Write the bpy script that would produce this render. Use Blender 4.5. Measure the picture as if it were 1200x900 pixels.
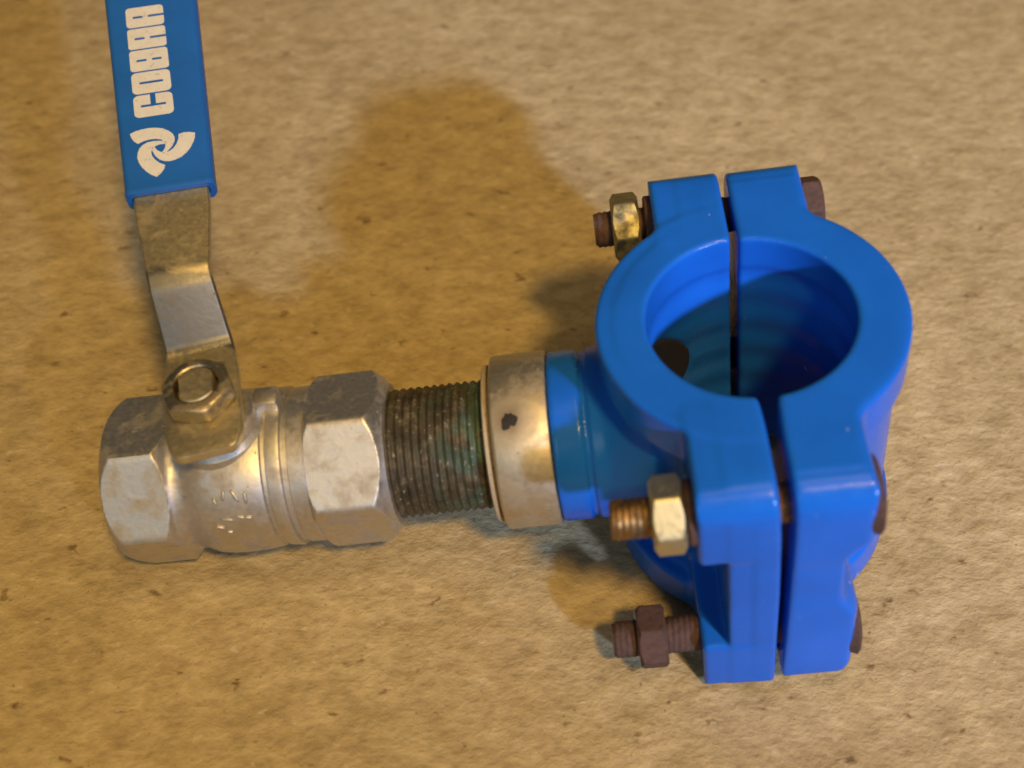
import bpy, bmesh, math
import numpy as np
from mathutils import Vector, Matrix

# ------------------------------------------------------------------ scene, camera, light
for o in list(bpy.data.objects):
    bpy.data.objects.remove(o, do_unlink=True)
scene = bpy.context.scene
COL = scene.collection
MM = 0.001
TILT = math.radians(8.9)          # the whole fitting leans over onto the end of the valve
CONTACT = Vector((-37.4, 0, 0))   # lowest edge of the clamp, in the fitting's own frame (mm)

# fitting frame -> world
ROT = Matrix.Rotation(-TILT, 4, 'Y')
BASE = Matrix.Translation(-(ROT @ CONTACT) * MM) @ ROT


def to_world(p_mm):
    return BASE @ (Vector(p_mm) * MM)


def dir_world(d):
    return (ROT @ Vector(d)).normalized()


# camera
cam_pos = to_world((-32.65, -208.21, 321.89))
yaw, pitch, roll = (math.radians(a) for a in (-7.41, 50.6, -12.19))
fwd = Vector((math.sin(yaw) * math.cos(pitch), math.cos(yaw) * math.cos(pitch), -math.sin(pitch)))
rgt = Vector((math.cos(yaw), -math.sin(yaw), 0))
upv = rgt.cross(fwd)
cr = math.cos(roll) * rgt + math.sin(roll) * upv
cu = -math.sin(roll) * rgt + math.cos(roll) * upv
cr, cu, cb = dir_world(cr), dir_world(cu), dir_world(-fwd)
cd = bpy.data.cameras.new('camera')
cam = bpy.data.objects.new('camera', cd)
COL.objects.link(cam)
cam.matrix_world = Matrix(((cr.x, cu.x, cb.x, cam_pos.x), (cr.y, cu.y, cb.y, cam_pos.y),
                           (cr.z, cu.z, cb.z, cam_pos.z), (0, 0, 0, 1)))
cd.sensor_width = 36
cd.lens = 1536.08 / 1200 * 36
cd.clip_start = 0.01
cd.clip_end = 50
cd.dof.use_dof = True
cd.dof.focus_distance = 0.365
cd.dof.aperture_fstop = 9
scene.camera = cam

# dim warm room
world = bpy.data.worlds.new('World')
scene.world = world
world.use_nodes = True
bg = world.node_tree.nodes['Background']
bg.inputs['Color'].default_value = (0.90, 0.90, 0.90, 1)
bg.inputs['Strength'].default_value = 0.055


def area(name, pos, target, size, color, watts, size_y=None):
    l = bpy.data.lights.new(name, 'AREA')
    l.shape = 'RECTANGLE' if size_y else 'DISK'
    l.size = size
    if size_y:
        l.size_y = size_y
    l.color = color
    l.energy = watts
    o = bpy.data.objects.new(name, l)
    COL.objects.link(o)
    o.location = pos
    o.rotation_euler = (Vector(target) - Vector(pos)).to_track_quat('-Z', 'Y').to_euler()
    return o


centre = to_world((-70, 0, 40))
# amber room lamp behind the viewer, a little to the right and higher than the camera
dw = Vector((0.20, -0.54, 1.0)).normalized()
area('room_lamp', centre + dw * 2.1, centre, 0.21, (1.0, 0.61, 0.175), 31.5)
# the same lamp's light coming back off the ceiling
area('ceiling_bounce', centre + Vector((0.10, -0.05, 1.4)), centre, 0.5, (1.0, 0.63, 0.20), 3.6, 0.5)
# cool daylight coming in low from the right, in front
da = math.radians(-60)
de = math.radians(27.5)
dk = Vector((math.cos(da) * math.cos(de), math.sin(da) * math.cos(de), math.sin(de)))
clampc = to_world((0, 0, 70))
sl = bpy.data.lights.new('window_daylight', 'SPOT')
sl.color = (0.54, 0.70, 1.1)
sl.energy = 250
sl.spot_size = math.radians(17.5)
sl.spot_blend = 1.0
sl.shadow_soft_size = 0.066
so = bpy.data.objects.new('window_daylight', sl)
COL.objects.link(so)
so.location = clampc + dk * 2.2
so.rotation_euler = (Vector((0.135, 0.17, 0.0)) - so.location).to_track_quat('-Z', 'Y').to_euler()
# added fill light, front left, to brighten reflections in the metal
wf = Vector((-0.40, -0.73, 0.53)).normalized()
area('front_fill_light', centre + wf * 1.1, centre, 0.46, (0.90, 0.97, 1.0), 1.35, 0.40)

scene.render.engine = 'CYCLES'
scene.cycles.pixel_filter_type = 'BLACKMAN_HARRIS'
scene.cycles.filter_width = 1.7
scene.view_settings.view_transform = 'Standard'
scene.view_settings.look = 'None'
scene.view_settings.exposure = 0.0
scene.view_settings.gamma = 1.0


# ------------------------------------------------------------------ materials
def new_mat(name):
    m = bpy.data.materials.new(name)
    m.use_nodes = True
    nt = m.node_tree
    b = nt.nodes['Principled BSDF']
    return m, nt, b


def N(nt, typ, **kw):
    n = nt.nodes.new(typ)
    for k, v in kw.items():
        if k in n.inputs.keys():
            n.inputs[k].default_value = v
        else:
            setattr(n, k, v)
    return n


def coord(nt, scale=(1, 1, 1), rot=(0, 0, 0), mm=True):
    t = N(nt, 'ShaderNodeTexCoord')
    mp = N(nt, 'ShaderNodeMapping')
    s = 1000.0 if mm else 1.0
    mp.inputs['Scale'].default_value = tuple(s * c for c in scale)
    mp.inputs['Rotation'].default_value = rot
    nt.links.new(t.outputs['Object'], mp.inputs['Vector'])
    return mp.outputs['Vector']


def noise(nt, vec, scale, detail=4.0, rough=0.55, dist=0.0):
    n = N(nt, 'ShaderNodeTexNoise')
    n.inputs['Scale'].default_value = scale
    n.inputs['Detail'].default_value = detail
    n.inputs['Roughness'].default_value = rough
    n.inputs['Distortion'].default_value = dist
    nt.links.new(vec, n.inputs['Vector'])
    return n.outputs['Fac']


def ramp(nt, fac, stops):
    r = N(nt, 'ShaderNodeValToRGB')
    cr_ = r.color_ramp
    while len(cr_.elements) < len(stops):
        cr_.elements.new(0.5)
    for e, (p, c) in zip(cr_.elements, stops):
        e.position = p
        e.color = c if len(c) == 4 else (*c, 1)
    nt.links.new(fac, r.inputs['Fac'])
    return r.outputs['Color']


def mixc(nt, fac, a, b, blend='MIX'):
    m = N(nt, 'ShaderNodeMix', data_type='RGBA', blend_type=blend)
    for sock, v in ((m.inputs[0], fac), (m.inputs[6], a), (m.inputs[7], b)):
        if isinstance(v, (int, float)):
            sock.default_value = v
        elif isinstance(v, tuple):
            sock.default_value = v if len(v) == 4 else (*v, 1)
        else:
            nt.links.new(v, sock)
    return m.outputs[2]


def math_(nt, op, a, b=0.0, clamp=False):
    m = N(nt, 'ShaderNodeMath', operation=op, use_clamp=clamp)
    for s, v in ((m.inputs[0], a), (m.inputs[1], b)):
        if isinstance(v, (int, float)):
            s.default_value = v
        else:
            nt.links.new(v, s)
    return m.outputs[0]


def bump(nt, height, dist_mm, strength=1.0, prev=None):
    b = N(nt, 'ShaderNodeBump')
    b.inputs['Strength'].default_value = strength
    b.inputs['Distance'].default_value = dist_mm * MM
    nt.links.new(height, b.inputs['Height'])
    if prev is not None:
        nt.links.new(prev, b.inputs['Normal'])
    return b.outputs['Normal']


G = lambda v: (v, v, v)


def mat_floor():
    m, nt, b = new_mat('floor_stone')
    v = coord(nt, (1, 1, 1), (0, 0, math.radians(-36)))
    vs = coord(nt, (0.62, 1.0, 1), (0, 0, math.radians(-36)))
    big = noise(nt, v, 0.014, 3)
    mid = noise(nt, vs, 0.15, 5, 0.55, 0.1)
    fine = noise(nt, vs, 0.45, 5, 0.6, 0.15)
    grit = noise(nt, v, 1.3, 4, 0.65)
    c = ramp(nt, mid, [(0.30, (0.345, 0.270, 0.142)), (0.5, (0.43, 0.348, 0.192)), (0.72, (0.51, 0.424, 0.248))])
    c2 = ramp(nt, big, [(0.3, (0.88, 0.85, 0.80)), (0.7, (1.05, 1.04, 1.02))])
    c = mixc(nt, 1.0, c, c2, 'MULTIPLY')
    c3 = ramp(nt, fine, [(0.28, G(0.72)), (0.5, G(1.0)), (0.75, G(1.18))])
    c = mixc(nt, 0.8, c, c3, 'MULTIPLY')
    pits = ramp(nt, noise(nt, vs, 0.19, 4, 0.55, 0.3), [(0.29, (0.40, 0.33, 0.24)), (0.35, G(1.0))])
    c = mixc(nt, 0.85, c, pits, 'MULTIPLY')
    chips = ramp(nt, noise(nt, vs, 0.33, 3, 0.5, 0.2), [(0.66, G(0)), (0.72, G(1))])
    c = mixc(nt, math_(nt, 'MULTIPLY', chips, 0.45), c, (0.60, 0.52, 0.38))
    tiny = ramp(nt, noise(nt, v, 0.75, 2, 0.5), [(0.24, (0.38, 0.31, 0.22)), (0.30, G(1.0))])
    c = mixc(nt, 0.8, c, tiny, 'MULTIPLY')
    nt.links.new(c, b.inputs['Base Color'])
    r = ramp(nt, fine, [(0.3, G(0.75)), (0.7, G(0.5))])
    nt.links.new(r, b.inputs['Roughness'])
    b.inputs['Specular IOR Level'].default_value = 0.4
    n = bump(nt, mid, 1.5, 0.7)
    n = bump(nt, fine, 0.75, 0.85, n)
    n = bump(nt, grit, 0.2, 0.9, n)
    nt.links.new(n, b.inputs['Normal'])
    return m


def mat_plastic(name, base, rough=0.33):
    m, nt, b = new_mat(name)
    v = coord(nt)
    big = noise(nt, v, 0.05, 3)
    c = mixc(nt, ramp(nt, big, [(0.3, G(0)), (0.75, G(1))]), base, tuple(x * 1.22 for x in base))
    # pale scuffs
    vs = coord(nt, (1.0, 0.45, 0.35), (0.3, 0.2, 0.1))
    sc = ramp(nt, noise(nt, vs, 0.22, 5, 0.6, 0.5), [(0.70, G(0)), (0.77, G(1))])
    c = mixc(nt, math_(nt, 'MULTIPLY', sc, 0.18), c, (0.16, 0.32, 0.62))
    nick = ramp(nt, noise(nt, coord(nt, (1.0, 0.5, 0.4), (0.5, 0.1, 0.4)), 0.42, 2, 0.5), [(0.755, G(0)), (0.775, G(1))])
    c = mixc(nt, math_(nt, 'MULTIPLY', nick, 0.5), c, (0.40, 0.50, 0.66))
    nt.links.new(c, b.inputs['Base Color'])
    r = math_(nt, 'MULTIPLY_ADD', noise(nt, v, 0.35, 4), 0.22)
    r.node.inputs[2].default_value = rough - 0.1
    nt.links.new(r, b.inputs['Roughness'])
    b.inputs['IOR'].default_value = 1.46
    b.inputs['Specular IOR Level'].default_value = 0.22
    n = bump(nt, noise(nt, v, 0.09, 3), 0.5, 0.2)
    n = bump(nt, noise(nt, v, 1.2, 3), 0.03, 0.6, n)
    nt.links.new(n, b.inputs['Normal'])
    return m


def mat_metal(name, base, dirt, rough=0.36, dirt_lo=0.56, dirt_hi=0.72, dirt_amt=0.8, bump_mm=0.12, tint=None,
              metallic=1.0, scale=0.12, stain=None, dulled=None, spot=None):
    m, nt, b = new_mat(name)
    v = coord(nt)
    n1 = noise(nt, v, scale, 5, 0.62, 0.4)
    n2 = noise(nt, v, scale * 6, 4, 0.6)
    c = mixc(nt, n2, tuple(x * 0.86 for x in base), tuple(min(1, x * 1.1) for x in base))
    if tint:
        c = mixc(nt, ramp(nt, noise(nt, v, scale * 0.6, 3), [(0.42, G(0)), (0.6, G(1))]), c, tint)
    def band(ax, lo, hi, soft):
        t = N(nt, 'ShaderNodeTexCoord')
        sx = N(nt, 'ShaderNodeSeparateXYZ')
        nt.links.new(t.outputs['Object'], sx.inputs[0])
        p = math_(nt, 'ADD', sx.outputs[ax], math_(nt, 'MULTIPLY', math_(nt, 'SUBTRACT', n1, 0.5), soft * 6))
        dist = math_(nt, 'ABSOLUTE', math_(nt, 'SUBTRACT', p, (lo + hi) / 2))
        k = math_(nt, 'SUBTRACT', (hi - lo) / 2, dist)
        return math_(nt, 'ADD', math_(nt, 'DIVIDE', k, soft), 0.5, True)
    if dulled:        # dim reflection of the slope painted grey between the bends
        c = mixc(nt, band(dulled[0], dulled[1], dulled[2], 0.0015), c, dulled[3])
    d = math_(nt, 'MULTIPLY', ramp(nt, n1, [(dirt_lo, G(0)), (dirt_hi, G(1))]), dirt_amt)
    sp = ramp(nt, noise(nt, v, scale * 3.4, 3, 0.5), [(0.68, G(0)), (0.74, G(1))])
    d = math_(nt, 'MAXIMUM', d, math_(nt, 'MULTIPLY', sp, dirt_amt * 0.8))
    if spot:        # rust bled out round the pin hole
        t = N(nt, 'ShaderNodeTexCoord')
        ds = N(nt, 'ShaderNodeVectorMath', operation='DISTANCE')
        nt.links.new(t.outputs['Object'], ds.inputs[0])
        ds.inputs[1].default_value = spot
        q = math_(nt, 'ADD', ds.outputs['Value'], math_(nt, 'MULTIPLY', math_(nt, 'SUBTRACT', n1, 0.5), 0.010))
        q = math_(nt, 'SUBTRACT', 1.0, math_(nt, 'DIVIDE', q, 0.0075), True)
        d = math_(nt, 'MAXIMUM', d, q, True)
    if stain:       # rusty run round the neck
        d = math_(nt, 'MAXIMUM', d, math_(nt, 'MULTIPLY', band(stain[0], stain[1], stain[2], 0.003), 0.55))
    c = mixc(nt, d, c, dirt)
    nt.links.new(c, b.inputs['Base Color'])
    mt = math_(nt, 'MULTIPLY', math_(nt, 'SUBTRACT', 1.0, math_(nt, 'MULTIPLY', d, 0.9)), metallic)
    nt.links.new(mt, b.inputs['Metallic'])
    r = math_(nt, 'ADD', math_(nt, 'MULTIPLY', n2, 0.22), rough - 0.11)
    r = math_(nt, 'ADD', r, math_(nt, 'MULTIPLY', d, 0.3), True)
    nt.links.new(r, b.inputs['Roughness'])
    n = bump(nt, noise(nt, v, 0.5, 4), bump_mm, 0.6)
    n = bump(nt, n1, bump_mm * 2, 0.4, n)
    nt.links.new(n, b.inputs['Normal'])
    return m


def mat_thread():
    """dark oxidised brass thread, green verdigris towards the collar"""
    m, nt, b = new_mat('corroded_thread')
    v = coord(nt)
    t = N(nt, 'ShaderNodeTexCoord')
    sx = N(nt, 'ShaderNodeSeparateXYZ')
    nt.links.new(t.outputs['Object'], sx.inputs[0])
    g = N(nt, 'ShaderNodeMapRange')
    g.inputs['From Min'].default_value = -0.088
    g.inputs['From Max'].default_value = -0.070
    nt.links.new(sx.outputs['X'], g.inputs['Value'])
    nn = noise(nt, v, 0.22, 5, 0.65, 0.5)
    base = ramp(nt, nn, [(0.3, (0.03, 0.024, 0.013)), (0.55, (0.075, 0.062, 0.034)), (0.75, (0.20, 0.17, 0.105))])
    gr = math_(nt, 'MULTIPLY', g.outputs[0], ramp(nt, noise(nt, v, 0.16, 4), [(0.46, G(0)), (0.60, G(1))]))
    c = mixc(nt, math_(nt, 'MULTIPLY', gr, 0.75), base, (0.065, 0.135, 0.095))
    glints = ramp(nt, noise(nt, v, 0.7, 3), [(0.63, G(0)), (0.70, G(1))])
    c = mixc(nt, math_(nt, 'MULTIPLY', glints, 0.55), c, (0.42, 0.40, 0.32))  # pale specks: glints of light painted into the colour
    nt.links.new(c, b.inputs['Base Color'])
    b.inputs['Metallic'].default_value = 0.3
    b.inputs['Roughness'].default_value = 0.62
    n = bump(nt, noise(nt, v, 1.1, 4), 0.15, 0.8)
    nt.links.new(n, b.inputs['Normal'])
    return m


def mat_plain(name, base, rough=0.5, metallic=0.0, scale=0.3, var=0.25, dirt=None, bmp=0.06):
    m, nt, b = new_mat(name)
    v = coord(nt)
    n1 = noise(nt, v, scale, 4, 0.6)
    c = mixc(nt, n1, tuple(x * (1 - var) for x in base), tuple(min(1, x * (1 + var)) for x in base))
    if dirt:
        c = mixc(nt, ramp(nt, noise(nt, v, scale * 2.2, 4), [(0.6, G(0)), (0.72, G(0.8))]), c, dirt)
    nt.links.new(c, b.inputs['Base Color'])
    b.inputs['Roughness'].default_value = rough
    b.inputs['Metallic'].default_value = metallic
    n = bump(nt, noise(nt, v, 0.8, 5, 0.65), bmp, 0.7)
    nt.links.new(n, b.inputs['Normal'])
    return m


M_FLOOR = mat_floor()
M_BLUE = mat_plastic('blue_plastic', (0.009, 0.112, 0.53), 0.22)
M_GRIP = mat_plastic('blue_vinyl_sleeve', (0.016, 0.125, 0.50), 0.42)
M_NICKEL = mat_metal('dull_nickel_plate', (0.62, 0.605, 0.56), (0.17, 0.135, 0.09), 0.50, 0.50, 0.80, 0.75, stain=(0, -0.1475, -0.1425))
M_ZINC = mat_metal('yellow_zinc_lever', (0.66, 0.58, 0.36), (0.16, 0.115, 0.055), 0.50, 0.52, 0.76, 0.5,
                   dulled=(1, 0.0155, 0.0305, (0.22, 0.22, 0.205)))  # grey band: the sloped stretch's dimmer reflection put into the colour
M_STEEL = mat_metal('dull_steel_collar', (0.60, 0.54, 0.40), (0.20, 0.145, 0.06), 0.55, 0.48, 0.78, 0.7, spot=(-0.0613, -0.0094, 0.0635))
M_NUTY = mat_metal('yellow_zinc_nut', (0.58, 0.53, 0.33), (0.09, 0.065, 0.035), 0.48, 0.54, 0.72, 0.8, scale=0.2)
M_NUTD = mat_metal('grimy_zinc_nut', (0.42, 0.38, 0.20), (0.06, 0.045, 0.025), 0.5, 0.46, 0.66, 0.85, scale=0.2)
M_STEMNUT = mat_metal('greasy_nut', (0.50, 0.43, 0.28), (0.10, 0.075, 0.045), 0.38, 0.50, 0.66, 0.8, scale=0.2)
M_RUST = mat_plain('rusty_steel', (0.080, 0.043, 0.033), 0.8, 0.0, 0.5, 0.65, (0.035, 0.018, 0.012), 0.35)
M_BRONZE = mat_metal('worn_bolt_thread', (0.30, 0.18, 0.07), (0.035, 0.024, 0.016), 0.45, 0.42, 0.60, 0.85, scale=0.25)
M_THREAD = mat_thread()
M_LIP = mat_plain('pale_lip', (0.52, 0.44, 0.30), 0.5, 0.3, 0.3, 0.25, (0.12, 0.08, 0.04))
M_WHITE = mat_plain('white_print', (0.72, 0.74, 0.75), 0.55, 0, 0.35, 0.14, (0.42, 0.42, 0.42))
M_DARK = mat_plain('dark_hole', (0.012, 0.010, 0.008), 0.7)
M_RUBBER = mat_plain('dark_inside', (0.02, 0.02, 0.022), 0.6)


# ------------------------------------------------------------------ mesh helpers (all in mm, fitting frame)
def link(name, verts, faces, mat, parent=None, sharp=None):
    me = bpy.data.meshes.new(name)
    v = np.asarray(verts, dtype=np.float64) * MM
    me.from_pydata(v.tolist() if len(v) < 200000 else v, [], faces if isinstance(faces, list) else faces.tolist())
    me.update()
    me.validate()
    me.materials.append(mat)
    me.polygons.foreach_set('use_smooth', [True] * len(me.polygons))
    if sharp is not None:
        me.set_sharp_from_angle(angle=math.radians(sharp))
    o = bpy.data.objects.new(name, me)
    COL.objects.link(o)
    if parent is not None:
        o.parent = parent
    return o


def fix_normals(o):
    bm = bmesh.new()
    bm.from_mesh(o.data)
    bmesh.ops.recalc_face_normals(bm, faces=bm.faces)
    bm.to_mesh(o.data)
    bm.free()


def hexfun(af, phase, p=46):
    """radius of a hexagon (across flats af) with slightly worn corners; phase = direction of one flat"""
    a = af / 2

    def f(phi):
        s = 0
        for k in range(6):
            s = s + np.maximum(np.cos(phi - phase - k * math.pi / 3), 0) ** p
        return a * s ** (-1.0 / p)
    return f


def lathe(profile, n=120, axis='X', origin=(0, 0, 0), closed_ends=True, rfun=None):
    """profile: list of (x, r) or (x, r, clipfun): ring radius, optionally limited by a hexagon"""
    ph = np.arange(n) * 2 * math.pi / n
    V, F = [], []
    dense = []
    for a_, b__ in zip(profile[:-1], profile[1:]):      # hexagonal stretches get fine rings so the chamfer arcs are clean
        dense.append(a_)
        if len(b__) > 2 or len(a_) > 2:
            k = int(math.hypot(b__[0] - a_[0], b__[1] - a_[1]) / 0.22)
            for q in range(1, k):
                t = q / k
                dense.append((a_[0] + (b__[0] - a_[0]) * t, a_[1] + (b__[1] - a_[1]) * t, (b__ if len(b__) > 2 else a_)[2]))
    profile = dense + [profile[-1]]
    for i, pr in enumerate(profile):
        x, r = pr[0], pr[1]
        rr = np.full(n, float(r))
        if len(pr) > 2 and pr[2] is not None:
            rr = np.minimum(rr, pr[2](ph))
        if rfun is not None:
            rr = rr + rfun(x, ph, i)
        if axis == 'X':     # phi = 0 looks to -Y, 90 deg = +Z
            ring = np.stack([np.full(n, x), -rr * np.cos(ph), rr * np.sin(ph)], 1)
        else:               # axis Z
            ring = np.stack([rr * np.cos(ph), rr * np.sin(ph), np.full(n, x)], 1)
        V.append(ring + np.array(origin))
    k = len(profile)
    V = np.concatenate(V)
    for i in range(k - 1):
        for j in range(n):
            a, b_ = i * n + j, i * n + (j + 1) % n
            F.append((a, b_, b_ + n, a + n))
    if closed_ends:
        F.append(tuple(range(n - 1, -1, -1)))
        F.append(tuple(range((k - 1) * n, k * n)))
    return V, F


def merge(*parts):
    V, F, off = [], [], 0
    for v, f in parts:
        V.append(np.asarray(v))
        F += [tuple(i + off for i in q) for q in f]
        off += len(v)
    return np.concatenate(V), F


def rounded_section(w, h, r, seg=4):
    """rounded rectangle outline, w x h, centred; list of (t, u)"""
    pts = []
    for cx, cy, a0 in ((w / 2 - r, h / 2 - r, 0), (-w / 2 + r, h / 2 - r, 90), (-w / 2 + r, -h / 2 + r, 180), (w / 2 - r, -h / 2 + r, 270)):
        for k in range(seg + 1):
            a = math.radians(a0 + 90 * k / seg)
            pts.append((cx + r * math.cos(a), cy + r * math.sin(a)))
    return pts


def sweep(rows, close=True):
    """rows: list of rings (each a list of 3d points)"""
    n = len(rows[0])
    V = [p for r in rows for p in r]
    F = []
    for i in range(len(rows) - 1):
        for j in range(n):
            a, b_ = i * n + j, i * n + (j + 1) % n
            F.append((a, b_, b_ + n, a + n))
    if close:
        F.append(tuple(range(n - 1, -1, -1)))
        F.append(tuple(range((len(rows) - 1) * n, len(rows) * n)))
    return np.array([tuple(p) for p in V]), F


# ---- implicit surfaces for the moulded clamp halves
def smin(a, b_, k):
    h = np.maximum(k - np.abs(a - b_), 0) / k
    return np.minimum(a, b_) - h * h * k * 0.25


def smax(a, b_, k):
    return -smin(-a, -b_, k)


def sd_box(P, lo, hi, r=1.0):
    lo, hi = np.array(lo, float), np.array(hi, float)
    c, e = (lo + hi) / 2, (hi - lo) / 2 - r
    q = [np.abs(P[i] - c[i]) - e[i] for i in range(3)]
    out = np.sqrt(sum(np.maximum(t, 0) ** 2 for t in q))
    return out + np.minimum(np.maximum(np.maximum(q[0], q[1]), q[2]), 0) - r


def sd_cylz(P, rad, z0, z1, r=1.0):
    d0 = np.hypot(P[0], P[1]) - (rad - r)
    d1 = np.abs(P[2] - (z0 + z1) / 2) - ((z1 - z0) / 2 - r)
    return np.hypot(np.maximum(d0, 0), np.maximum(d1, 0)) + np.minimum(np.maximum(d0, d1), 0) - r


def sd_cylx(P, cy, cz, rad, x0, x1, r=1.0):
    d0 = np.hypot(P[1] - cy, P[2] - cz) - (rad - r)
    d1 = np.abs(P[0] - (x0 + x1) / 2) - ((x1 - x0) / 2 - r)
    return np.hypot(np.maximum(d0, 0), np.maximum(d1, 0)) + np.minimum(np.maximum(d0, d1), 0) - r


def surface_net(fun, lo, hi, h):
    ax = [np.arange(lo[i], hi[i] + h, h) for i in range(3)]
    P = np.meshgrid(*ax, indexing='ij')
    f = fun(P).astype(np.float32)
    s = f < 0
    nx, ny, nz = f.shape
    # cells with a sign change
    cnt = np.zeros((nx - 1, ny - 1, nz - 1), np.int8)
    for dx in (0, 1):
        for dy in (0, 1):
            for dz in (0, 1):
                cnt += s[dx:nx - 1 + dx, dy:ny - 1 + dy, dz:nz - 1 + dz]
    act = (cnt > 0) & (cnt < 8)
    idx = -np.ones(act.shape, np.int64)
    ci = np.argwhere(act)
    idx[act] = np.arange(len(ci))
    acc = np.zeros((len(ci), 3))
    num = np.zeros(len(ci))
    i, j, k = ci.T
    corners = [(a, b_, c) for a in (0, 1) for b_ in (0, 1) for c in (0, 1)]
    for a in corners:
        for d in range(3):
            if a[d] == 0:
                e = list(a)
                e[d] = 1
                fa = f[i + a[0], j + a[1], k + a[2]]
                fb = f[i + e[0], j + e[1], k + e[2]]
                m = (fa < 0) != (fb < 0)
                t = np.where(m, fa / np.where(m, fa - fb, 1), 0)
                pt = np.array(a, float)[None, :].repeat(len(ci), 0)
                pt[:, d] += t
                acc[m] += pt[m]
                num[m] += 1
    V = (ci + acc / num[:, None]) * h + np.array(lo)
    for _ in range(3):      # settle onto the true surface
        g = np.zeros_like(V)
        f0 = fun([V[:, 0], V[:, 1], V[:, 2]])
        for d in range(3):
            W = V.copy()
            W[:, d] += 0.05
            g[:, d] = (fun([W[:, 0], W[:, 1], W[:, 2]]) - f0) / 0.05
        n2 = np.maximum((g * g).sum(1), 0.3)
        V = V - np.clip(f0 / n2, -0.3, 0.3)[:, None] * g
    quads = []
    for d in range(3):
        u, w = (d + 1) % 3, (d + 2) % 3
        sl0 = [slice(None)] * 3
        sl1 = [slice(None)] * 3
        sl0[d] = slice(0, f.shape[d] - 1)
        sl1[d] = slice(1, f.shape[d])
        ch = s[tuple(sl0)] != s[tuple(sl1)]
        e = np.argwhere(ch)
        e = e[(e[:, u] > 0) & (e[:, w] > 0) & (e[:, u] < f.shape[u] - 1) & (e[:, w] < f.shape[w] - 1)]
        ins = s[tuple(e.T)]
        cs = []
        for du, dw_ in ((1, 1), (0, 1), (0, 0), (1, 0)):
            c = e.copy()
            c[:, u] -= du
            c[:, w] -= dw_
            cs.append(idx[tuple(c.T)])
        q = np.stack(cs, 1)
        q[~ins] = q[~ins][:, ::-1]
        quads.append(q)
    Q = np.concatenate(quads)
    Q = Q[(Q >= 0).all(1)]
    return V, Q


H = 82.5
ZB = 42.3


def bore_sdf(P):
    z = P[2]
    rib = 0.45 * (0.5 + 0.5 * np.cos(2 * math.pi * (z - 41) / 11.0))
    win = 1 / (1 + np.exp(-(z - 10) * 1.5)) * 1 / (1 + np.exp((z - 72) * 1.5))
    return np.hypot(P[0], P[1]) - (25.0 + win * (0.9 - rib * 0.9))


def half_left(P):
    x, y, z = P
    ay = np.abs(y)
    Q = [x, ay, z]
    d = sd_cylz(P, 33.0, 0.0, H, 1.2)
    d = smin(d, sd_cylz(P, 37.4, 69.5, H, 1.1), 1.6)
    d = smin(d, sd_cylz(P, 37.4, 0.0, 12.5, 1.1), 1.6)
    # flange with thicker lugs round the bolts; upper corner well rounded
    fl = sd_box(Q, (-13, 18, -1.4), (6, 54.4, H), 1.2)
    lug1 = sd_box(Q, (-19.5, 26, 59.5), (6, 54.4, H), 1.3)
    lug2 = sd_box(Q, (-19.5, 26, -1.4), (6, 54.4, 19.5), 1.3)
    f = smin(smin(fl, lug1, 1.2), lug2, 1.2)
    pad = sd_box(Q, (-7.2, 24.5, -1.5), (6, 54.75, H + 0.35), 0.8)
    f = smin(f, pad, 0.4)
    rc = 8.0     # rounding of the outer top / bottom edge, seen along X
    cy_, cz_ = 54.75 - rc, H + 0.35 - rc
    corner = np.hypot(np.maximum(ay - cy_, 0), np.maximum(z - cz_, 0)) - rc
    f = smax(f, np.where((ay > cy_) & (z > cz_), corner, -rc), 0.3)
    d = smin(d, f, 2.0)
    # branch outlet: stepped boss flaring into the saddle
    rr = np.hypot(y, z - ZB)
    boss = sd_cylx(P, 0, ZB, 22.6, -51.3, -20, 0.9)
    groove = np.maximum(np.abs(x + 42.4) - 0.8, np.abs(rr - 22.6) - 1.0)
    boss = smax(boss, -groove, 0.8)
    cone = np.maximum(rr - np.interp(x, [-42, -38, -33, -27, 0], [20.5, 22.8, 26.5, 31.5, 34]), np.maximum(-41.4 - x, x)) * 0.75
    d = smin(d, smin(boss, cone, 1.5), 3.0)
    d = smax(d, np.maximum(z - H - 0.4, -1.7 - z), 0.4)
    d = smax(d, -bore_sdf(P), 1.1)
    d = smax(d, -np.maximum(rr - 22.3, -31.5 - x), 0.8)
    d = smax(d, -(rr - 12.5), 0.8)
    g = np.where(y < 0, np.interp(z, [0, 43, 66, 80], [1.2, 0.8, 1.0, 1.5]), 1.25) + 0.7 * np.exp(-((y + 22) / 7) ** 2) * np.clip(z / H, 0, 1)
    return smax(d, x + g, 1.3)


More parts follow.
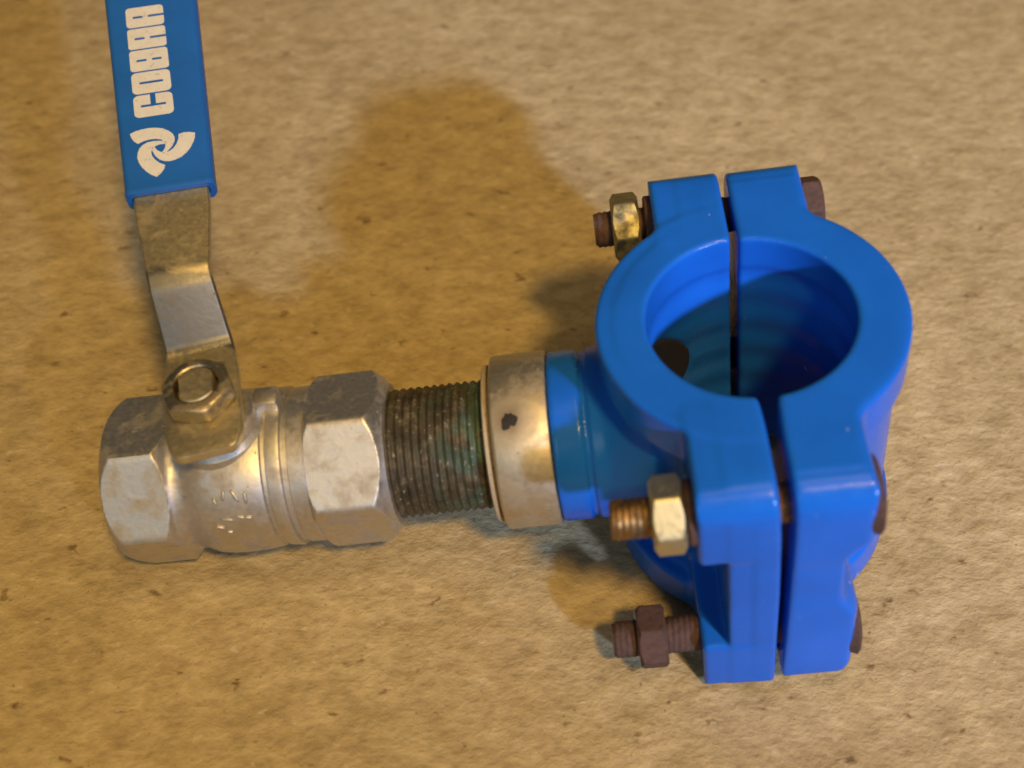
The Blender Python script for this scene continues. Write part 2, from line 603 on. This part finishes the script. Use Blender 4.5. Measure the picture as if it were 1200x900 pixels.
def half_right(P):
    x, y, z = P
    ay = np.abs(y)
    Q = [x, ay, z]
    d = sd_cylz(P, 35.4, 0.0, H, 1.2)
    d = smin(d, sd_cylz(P, 37.4, 69.5, H, 1.1), 2.5)
    d = smin(d, sd_cylz(P, 37.4, 0.0, 12.5, 1.1), 2.5)
    fl = sd_box(Q, (-6, 18, 0), (14.0, 54.4, H), 1.2)
    lug1 = sd_box(Q, (-6, 26, 61.0), (19.8, 54.4, H), 3.2)
    lug2 = sd_box(Q, (-6, 26, 0), (18.4, 54.4, 33.0), 4.5)
    f = smin(smin(fl, lug1, 9.0), lug2, 9.0)
    rc = 8.0
    cy_, cz_ = 54.5 - rc, H - rc
    corner = np.hypot(np.maximum(ay - cy_, 0), np.maximum(z - cz_, 0)) - rc
    f = smax(f, np.where((ay > cy_) & (z > cz_), corner, -rc), 0.3)
    f = smax(f, ay - 54.5, 0.8)
    d = smin(d, f, 2.5)
    d = smax(d, np.abs(z - H / 2) - H / 2, 0.8)
    d = smax(d, -bore_sdf(P), 1.1)
    g = np.where(y < 0, np.interp(z, [0, 43, 66, 80], [0.6, 1.6, 1.9, 1.8]), 0.85) + 0.6 * np.exp(-((y + 24) / 8) ** 2) * np.clip(z / H, 0, 1)
    return smax(d, g - x, 1.3)


# ------------------------------------------------------------------ the floor
def build_floor():
    n = 260
    def axis(lo, hi, dense_lo, dense_hi, m):
        return np.concatenate([np.linspace(lo, dense_lo, 12, endpoint=False), np.linspace(dense_lo, dense_hi, m),
                               np.linspace(dense_hi, hi, 13)[1:]])
    xs = axis(-1500, 1500, -260, 220, n)
    ys = axis(-1200, 1800, -140, 260, n)
    X, Y = np.meshgrid(xs, ys, indexing='ij')
    rng = np.random.default_rng(4)
    Z = np.zeros_like(X)
    a = math.radians(24)
    U, W = X * math.cos(a) + Y * math.sin(a), -X * math.sin(a) + Y * math.cos(a)
    for k in range(60):
        fu = rng.normal() * 0.12
        fw = rng.normal() * 0.18
        amp = 0.05 / (1 + 4 * math.hypot(fu, fw))
        Z += amp * np.sin(fu * U + fw * W + rng.uniform(0, 6.28) + 1.2 * np.sin(0.02 * U * rng.normal() + 0.02 * W * rng.normal()))
    Z = np.minimum(Z * 0.55, 0.3) - 0.12
    Z[(np.abs(X) > 300) | (Y > 300)] = -0.12
    V = np.stack([X.ravel(), Y.ravel(), Z.ravel()], 1)
    nx, ny = X.shape
    I = np.arange(nx * ny).reshape(nx, ny)
    F = np.stack([I[:-1, :-1].ravel(), I[1:, :-1].ravel(), I[1:, 1:].ravel(), I[:-1, 1:].ravel()], 1)
    o = link('floor', V, F, M_FLOOR)
    o['kind'] = 'structure'
    o['label'] = 'mottled tan stone floor with a rough cleft grain'
    return o


build_floor()

# ------------------------------------------------------------------ the fitting: one thing
root = bpy.data.objects.new('valve_fitting', None)
COL.objects.link(root)
root.matrix_world = BASE
root['label'] = 'blue plastic pipe saddle clamp with a metal ball valve screwed into its side outlet'
root['category'] = 'pipe fitting'

# clamp halves
V, Q = surface_net(half_left, (-56, -58, -4), (2, 58, 86), 0.75)
o = link('clamp_half', V, Q, M_BLUE, root)
o['label'] = 'left clamp half with the branch outlet'
V, Q = surface_net(half_right, (-2, -58, -2), (41, 58, 86), 0.75)
o = link('clamp_half', V, Q, M_BLUE, root)
o['label'] = 'right clamp half with plain rounded back'

# ---- bolts
def threaded_rod(x0, x1, cy, cz, r, pitch, n=40, step=0.3, depth=0.3, bevel=1.0):
    xs = np.arange(x0, x1 + 1e-6, step)
    prof = [(x, r) for x in xs]

    def rf(x, ph, i):
        t = (x / pitch - ph / (2 * math.pi)) % 1.0
        tri = np.abs(t - 0.5) * 2
        e = min(x - x0, x1 - x)
        return -depth * tri - max(0, bevel - e) * 0.6
    return lathe(prof, n, 'X', (0, cy, cz), True, rf)


def nut_mesh(x0, x1, cy, cz, af, phase, ch=1.1):
    hf = hexfun(af, phase)
    R = af / 2 * 1.1547 + 0.02
    a = af / 2
    return lathe([(x0, a * 0.62), (x0, a * 0.95), (x0 + 0.35, a * 1.0, hf), (x0 + ch, R, hf), ((x0 + x1) / 2, R, hf),
                  (x1 - ch, R, hf), (x1 - 0.35, a * 1.0, hf), (x1, a * 0.95), (x1, a * 0.62)], 120, 'X', (0, cy, cz))


def make_bolt(y, z, x_end, nut_x, x_head, head, m_thread, m_nut, m_head, phase, label=None):
    v, f = threaded_rod(x_end, x_head + 0.5, y, z, 4.85, 1.5)
    b = link('bolt', v, f, m_thread, root, 50)
    if label:
        b['label'] = label
    v, f = nut_mesh(nut_x - 3.7, nut_x + 3.7, y, z, 16.4 if nut_x > -30 else 15.2, math.radians(phase))
    nt_ = link('nut', v, f, m_nut, b, 32)
    fix_normals(nt_)
    if head == 'hex':
        v, f = nut_mesh(x_head, x_head + 6.0, y, z - 0.6, 14.6, math.radians(phase + 8))
        hd = link('bolt_head', v, f, m_head, b, 32)
    else:
        v, f = lathe([(x_head - 3, 7.0), (x_head + 0.6, 8.8), (x_head + 1.9, 9.3), (x_head + 2.6, 8.6), (x_head + 3.2, 6.5), (x_head + 3.4, 0.4)],
                     64, 'X', (0, y, z))
        hd = link('bolt_head', v, f, m_head, b, 40)
    fix_normals(hd)
    fix_normals(b)
    # washer against the lug
    if nut_x > -30:
        v, f = lathe([(-21.3, 5), (-21.3, 7.2), (-20.9, 7.6), (-19.2, 7.6)], 48, 'X', (0, y, z))
        w = link('washer', v, f, M_RUST, b, 40)
        fix_normals(w)
    return b


make_bolt(-46, 70, -38.4, -25.4, 18.9, 'round', M_BRONZE, M_NUTY, M_RUST, 49, 'worn bolt with a clean yellow nut')
make_bolt(-46, 13, -42.0, -31.8, 17.6, 'round', M_RUST, M_RUST, M_RUST, 40, 'bolt with a dark rusty nut')
make_bolt(46, 71, -34.9, -26.4, 19.6, 'hex', M_RUST, M_NUTD, M_RUST, 55, 'dark bolt with a yellowish nut')
make_bolt(46, 13, -40.0, -28.5, 18.2, 'hex', M_RUST, M_RUST, M_RUST, 45)

# ---- collar, lip, threaded nipple
v, f = lathe([(-66.2, 17.0), (-66.2, 22.3), (-65.9, 22.85), (-65.3, 23.15), (-58, 23.2), (-52.3, 23.2), (-51.75, 23.0), (-51.5, 22.5), (-51.5, 17.0)], 144, 'X', (0, 0, ZB))
collar = link('collar', v, f, M_STEEL, root, 40)
fix_normals(collar)
# pin hole with a dark stain on the collar
a0 = math.radians(62)


def on_collar(x, ang, r):
    return (x, -r * math.cos(ang), ZB + r * math.sin(ang))


blob = []
rng = np.random.default_rng(3)
for ring in range(5):
    k = 24
    row = []
    for j in range(k):
        t = j / k * 2 * math.pi
        rad = 2.1 * ring / 4 * (1 + 0.26 * math.sin(2 * t + 1) + 0.14 * math.sin(3 * t + 2) + 0.10 * math.sin(7 * t))
        dxx, da_ = rad * math.cos(t) * 0.8, rad * math.sin(t) * 1.15 / 23.2
        row.append(on_collar(-61.3 + dxx, math.radians(66) + da_, 23.29 - 0.02 * ring))
    blob.append(row)
v, f = sweep(blob, False)
link('pin_hole', v, f, M_DARK, collar)
v, f = lathe([(-68.4, 16.6), (-68.4, 20.4), (-68.1, 20.9), (-67.3, 21.0), (-67.0, 20.6), (-67.0, 19.2), (-66.1, 19.0)], 120, 'X', (0, 0, ZB))
o = link('seal_lip', v, f, M_LIP, root, 40)
fix_normals(o)
v, f = threaded_rod(-99.0, -66.5, 0, ZB, 17.35, 2.1, 110, 0.26, 0.85, 0.0)
o = link('threaded_nipple', v, f, M_THREAD, root, 60)
fix_normals(o)

# dark rubber gasket in the recess behind the outlet
def gasket_sdf(P):
    rr = np.hypot(P[1], P[2] - ZB)
    d = smax(smax(rr - 22.7, 12.9 - rr, 0.8), 25.7 - np.hypot(P[0], P[1]), 0.8)
    return np.maximum(np.maximum(d, -32.0 - P[0]), P[0] + 4)


V, Q = surface_net(gasket_sdf, (-33.5, -25, 17), (-2, 25, 68), 0.8)
link('gasket', V, Q, M_RUBBER, root)

# ---- ball valve body
SX = -137.5      # stem position along the valve
hl = hexfun(41.0, math.radians(40), 60)
hr = hexfun(40.6, math.radians(49), 60)
RC = 23.75
left_end = [(-150.4, 14.8), (-166.6, 14.8), (-168.6, 16.4), (-168.8, 20.0), (-168.3, 20.9, hl), (-167.3, 21.9, hl), (-165.8, 23.0, hl), (-164.2, 23.8, hl), (-160, 23.9, hl),
            (-154.8, 23.9, hl), (-153.4, 23.2, hl), (-152.2, 22.0, hl), (-151.2, 20.6), (-150.3, 19.9), (-148.6, 19.6), (-147.2, 19.8),
            (-145.6, 20.5), (-143.5, 21.3), (-140.5, 21.8), (-136, 22.0), (-131, 21.9), (-127.4, 21.4), (-126.2, 21.0), (-125.8, 20.4), (-124.9, 20.3),
            (-124.4, 21.2), (-121.6, 21.5), (-120.9, 21.3), (-120.6, 20.3), (-119.2, 20.2), (-118.9, 20.9), (-114.9, 21.0), (-114.5, 20.7)]
cap = [(-114.6, 20.0), (-114.4, 21.6, hr), (-113.6, 22.7, hr), (-112.4, 23.5, hr), (-111, 23.7, hr), (-105, 23.7, hr), (-99.2, 23.7, hr), (-97.6, 22.6, hr), (-96.4, 21.4, hr),
       (-95.6, 20.4, hr), (-94.8, 19.6), (-94.2, 19.1), (-94.0, 18.4), (-94.1, 17.0)]
v, f = lathe(left_end, 180, 'X', (0, 0, ZB))
body = link('valve_body', v, f, M_NICKEL, root, 28)
fix_normals(body)
v, f = lathe(cap, 180, 'X', (0, 0, ZB))
o = link('valve_end_cap', v, f, M_NICKEL, root, 28)
fix_normals(o)

# stem tower on the body, and its stop lugs
v, f = lathe([(ZB + 14, 12.6), (ZB + 20.6, 12.2), (ZB + 22, 11.0), (ZB + 25.0, 10.8), (ZB + 25.6, 10.2), (ZB + 25.7, 4.0)], 64, 'Z', (SX, 0, 0))
o = link('stem_tower', v, f, M_NICKEL, body, 30)
fix_normals(o)


def box_bevel(name, lo, hi, mat, parent, bev=0.8, rotz=0.0, pivot=(0, 0, 0)):
    bm = bmesh.new()
    bmesh.ops.create_cube(bm, size=1)
    lo, hi = Vector(lo), Vector(hi)
    for vv in bm.verts:
        vv.co = Vector(((lo.x + hi.x) / 2 + vv.co.x * (hi.x - lo.x), (lo.y + hi.y) / 2 + vv.co.y * (hi.y - lo.y), (lo.z + hi.z) / 2 + vv.co.z * (hi.z - lo.z)))
    bmesh.ops.bevel(bm, geom=list(bm.edges), offset=bev, segments=2, affect='EDGES', profile=0.5)
    if rotz:
        bmesh.ops.rotate(bm, cent=Vector(pivot), matrix=Matrix.Rotation(rotz, 3, 'Z'), verts=bm.verts)
    vs = [tuple(vv.co) for vv in bm.verts]
    bm.verts.index_update()
    fs = [tuple(vv.index for vv in ff.verts) for ff in bm.faces]
    bm.free()
    return link(name, vs, fs, mat, parent, 40)


box_bevel('stop_lug', (-127.5, 2.5, ZB + 12), (-121.0, 8.5, ZB + 24.2), M_NICKEL, body, 0.8)
box_bevel('stop_lug', (-149.0, -5.0, ZB + 12), (-144.5, 2.5, ZB + 23.5), M_NICKEL, body, 0.8)

# worn cast marks on the belly of the body
def belly(x, ang, r=22.0):
    return Vector((x, -r * math.cos(ang), ZB + r * math.sin(ang)))


marks = [(-138.6, 34, 20, 1.0, 2.4), (-136.2, 38, -10, 1.1, 3.2), (-133.2, 37, 25, 1.1, 4.0), (-130.6, 35, 0, 1.0, 3.6),
         (-136.6, 20, 80, 1.0, 3.6), (-133.0, 21, 75, 0.9, 2.6), (-131.2, 20, 85, 0.9, 2.6), (-139.0, 14, 70, 0.9, 2.6), (-137.0, 9, 80, 0.8, 2.0)]
mv = []
for (mx, an, tilt_, w_, l_) in marks:
    an = math.radians(an)
    c = belly(mx, an, 21.85)
    nrm = Vector((0, -math.cos(an), math.sin(an)))
    tx = Vector((1, 0, 0))
    ty = nrm.cross(tx)
    tt = math.radians(tilt_)
    a_, b__ = tx * math.cos(tt) + ty * math.sin(tt), -tx * math.sin(tt) + ty * math.cos(tt)
    rows = []
    for hgt, sc in ((-0.4, 1.0), (0.2, 1.0), (0.5, 0.72), (0.58, 0.3)):
        rows.append([c + nrm * hgt + a_ * (w_ / 2 * sc * math.cos(q_)) + b__ * (l_ / 2 * sc * math.sin(q_)) for q_ in np.arange(12) * math.pi / 6])
    mv.append(sweep(rows))
v, f = merge(*mv)
o = link('cast_marking', v, f, M_NICKEL, body)
fix_normals(o)

# ---- lever
LA = math.radians(9.2)
DY = Vector((-math.sin(LA), math.cos(LA), 0))
DX = Vector((math.cos(LA), math.sin(LA), 0))
UP = Vector((0, 0, 1))
STEM = Vector((SX, 0, 0))


def lever_frame(s):
    """centre line of the lever at distance s: height, slope, roll"""
    ks = [-30, 16.0, 18.5, 28.0, 31.0, 56, 150]
    kz = [73.6, 73.6, 75.0, 87.6, 89.6, 92.3, 106.6]
    z = np.interp(s, ks, kz)
    dz = (np.interp(s + 0.8, ks, kz) - np.interp(s - 0.8, ks, kz)) / 1.6
    rl = np.interp(s, [18, 34], [0, math.radians(6.5)])
    tan = (DY + UP * dz).normalized()
    side = (DX * math.cos(rl) - UP * math.sin(rl)).normalized()
    side = (side - tan * side.dot(tan)).normalized()
    nrm = side.cross(tan).normalized()
    return STEM + DY * s + UP * z, tan, side, nrm


def strip(s_list, wfun, th, r, zoff=0.0, seg=4, hfun=None):
    rows = []
    for s in s_list:
        c, t, sd, nm = lever_frame(s)
        sec = rounded_section(wfun(s), th if hfun is None else hfun(s), r, seg)
        rows.append([c + sd * a_ + nm * (b__ + zoff) for a_, b__ in sec])
    return sweep(rows)


ss = [-17.6, -17.2, -16.2, -14] + list(np.arange(-12, 15, 2.0)) + list(np.arange(15.5, 34, 0.75)) + list(np.arange(35, 140, 3.0))
wl = lambda s: float(np.interp(s, [-17.6, -17.2, -16.2, -14, -12, 8, 20, 30, 38, 52, 140], [13.5, 15.0, 16.6, 18.2, 19.2, 19.4, 17.2, 16.2, 17.6, 20.0, 21.0]))
v, f = strip(ss, wl, 2.9, 0.7)
lever = link('lever', v, f, M_ZINC, root, 50)
fix_normals(lever)

# vinyl grip sleeve
def wgr(s):
    return float(np.interp(s, [57.4, 58.6, 60.4, 146, 150, 153, 154.5], [23.4, 24.2, 24.0, 27.2, 26.5, 23.0, 18.0]))


def hgr(s):
    return float(np.interp(s, [57.4, 58.6, 60.4, 146, 150, 153, 154.5], [6.2, 6.8, 6.4, 6.6, 6.4, 5.2, 3.0]))


gs = [57.6, 58.0, 58.6, 59.4, 60.9] + list(np.arange(63, 146, 3.0)) + [146, 148, 150, 151.5, 153, 154, 154.5]
rows = []
for k_, s in enumerate([61.4, 57.7]):          # inner mouth
    c, t, sd, nm = lever_frame(s)
    rows.append([c + sd * a_ + nm * b__ for a_, b__ in rounded_section(wl(s) + 0.7, 3.4, 1.2, 6)])
for s in gs:
    c, t, sd, nm = lever_frame(s)
    rows.append([c + sd * a_ + nm * b__ for a_, b__ in rounded_section(wgr(s), hgr(s), 1.9 if s < 150 else 1.4, 6)])
v, f = sweep(rows, False)
n_ = len(rows[0])
f.append(tuple(range((len(rows) - 1) * n_, len(rows) * n_)))
grip = link('grip_sleeve', v, f, M_GRIP, root, 50)
grip['label'] = 'blue vinyl grip printed COBRA in white'
fix_normals(grip)


# printed lettering: flat closed outlines filled with holes, laid on the sleeve
def print_shape(name, loops):
    cu_ = bpy.data.curves.new(name, 'CURVE')
    cu_.dimensions = '2D'
    cu_.fill_mode = 'BOTH'
    for lp in loops:
        sp = cu_.splines.new('POLY')
        sp.points.add(len(lp) - 1)
        for p_, (a_, b__) in zip(sp.points, lp):
            p_.co = (a_, b__, 0, 1)
        sp.use_cyclic_u = True
    tmp = bpy.data.objects.new('tmp', cu_)
    COL.objects.link(tmp)
    bpy.context.view_layer.update()
    me = bpy.data.meshes.new_from_object(tmp.evaluated_get(bpy.context.evaluated_depsgraph_get()))
    bpy.data.objects.remove(tmp, do_unlink=True)
    bm = bmesh.new()
    bm.from_mesh(me)
    bmesh.ops.remove_doubles(bm, verts=bm.verts, dist=1e-4)
    bmesh.ops.subdivide_edges(bm, edges=[e for e in bm.edges if e.calc_length() > 3], cuts=2)
    bmesh.ops.triangulate(bm, faces=bm.faces)
    vs = []
    for vv in bm.verts:
        s, t_ = vv.co.x, vv.co.y
        c, tn, sd, nm = lever_frame(s)
        vs.append(tuple(c + sd * t_ + nm * (hgr(s) / 2 + 0.07)))
    bm.verts.index_update()
    fs = [tuple(q.index for q in ff.verts) for ff in bm.faces]
    bm.free()
    o_ = link(name, vs, fs, M_WHITE, grip)
    fix_normals(o_)
    return o_


T0, T1 = -7.4, 3.5           # letter tops / letter feet across the sleeve
def rr_loop(s0, s1, t0, t1, r):
    pts = []
    for cx, cy, a0_ in ((s1 - r, t1 - r, 0), (s0 + r, t1 - r, 90), (s0 + r, t0 + r, 180), (s1 - r, t0 + r, 270)):
        for k in range(5):
            a = math.radians(a0_ + 22.5 * k)
            pts.append((cx + r * math.cos(a), cy + r * math.sin(a)))
    return pts


def letter(ch, s0, s1):
    m_ = (s0 + s1) / 2
    w = 0.42
    tm = (T0 + T1) / 2
    L = []
    if ch == 'O':
        L = [rr_loop(s0, s1, T0, T1, 1.5), rr_loop(m_ - w, m_ + w, T0 + 2.1, T1 - 2.1, 0.3)]
    elif ch == 'B':
        L = [rr_loop(s0, s1, T0, T1, 1.0), rr_loop(m_ - w, m_ + w, T0 + 1.9, tm - 0.7, 0.3), rr_loop(m_ - w, m_ + w, tm + 0.8, T1 - 1.9, 0.3)]
    elif ch == 'C':
        o_ = rr_loop(s0, s1, T0, T1, 1.5)
        # open on the far side in the middle
        out = []
        for (a, b__) in o_:
            out.append((a, b__))
        i0 = 4   # end of first corner run starts at (s1, t1-r); opening goes between last and first point
        q = [(s1, tm + 0.75), (m_ + w, tm + 0.75), (m_ + w, T1 - 2.0), (m_ - w, T1 - 2.0), (m_ - w, T0 + 2.0), (m_ + w, T0 + 2.0), (m_ + w, tm - 0.75), (s1, tm - 0.75)]
        L = [out + list(reversed(q))]
    else:        # R and A: closed counter at the head, open slit at the foot
        o_ = rr_loop(s0, s1, T0, T1, 1.2 if ch == 'A' else 0.9)
        # foot edge (t = T1) lies between the runs of corner 0 and corner 1
        slit = [(m_ + w, T1), (m_ + w, tm + 0.9), (m_ - w, tm + 0.9), (m_ - w, T1)]
        L = [o_[:5] + slit + o_[5:], rr_loop(m_ - w, m_ + w, T0 + 1.9, tm - 0.6, 0.3)]
    return L


sa, sb, gap = 84.3, 127.9, 0.55
lw = (sb - sa - 4 * gap) / 5
for k_, ch in enumerate('COBRA'):
    s0 = sa + k_ * (lw + gap)
    print_shape('letter', letter(ch, s0, s0 + lw))

blade = [(10, 6.3), (10.2, 4.4), (10, 2.5), (9.4, 0.2), (8.4, -1.9), (7.0, -3.7), (5.2, -4.9), (3.6, -5.5), (2.0, -5.5), (0.4, -4.9), (-1.2, -3.4), (-2.3, -1.6), (-2.8, 0.3),
         (-1.9, 0.2), (-1.0, -1.0), (0.2, -1.75), (1.6, -1.9), (3.0, -1.4), (4.1, -0.1), (4.8, 1.6), (5.1, 3.6), (4.9, 5.6), (6.4, 6.3), (8.2, 6.5)]
for k_ in range(3):
    a = k_ * 2 * math.pi / 3 - math.radians(12)
    lp = []
    for (px_, py_) in blade:
        x_, y_ = (px_ * math.cos(a) - py_ * math.sin(a)) * 0.87, (px_ * math.sin(a) + py_ * math.cos(a)) * 0.87
        lp.append((72.3 + y_, -1.2 + x_))
    print_shape('emblem_blade', [lp])

# ---- stem, nut on the lever
SH = hexfun(16.8, math.radians(20), 50)
zp = 75.1
v, f = lathe([(zp, 5.4), (zp, 8.3), (zp + 0.5, 8.5, SH), (zp + 1.2, 9.7, SH), (zp + 3.6, 9.7, SH), (zp + 4.5, 9.1, SH), (zp + 5.1, 8.3, SH), (zp + 5.3, 7.9),
              (zp + 5.3, 6.2), (zp + 4.9, 5.8), (zp + 2.4, 5.6)], 120, 'Z', STEM, False)
o = link('stem_nut', v, f, M_STEMNUT, root, 30)
fix_normals(o)
# stem end: threaded round with two flats filed on it
def flat(x, ph, i):
    r = 5.5
    return np.minimum(0, 4.3 / np.maximum(np.abs(np.cos(ph - LA)), 1e-3) - r) if i > 0 else np.zeros_like(ph)


v, f = lathe([(ZB + 20, 5.5), (zp + 1.0, 5.5), (zp + 4.9, 5.5), (zp + 5.3, 5.2)], 72, 'Z', STEM, True, flat)
o = link('stem', v, f, M_ZINC, root, 22)
fix_normals(o)
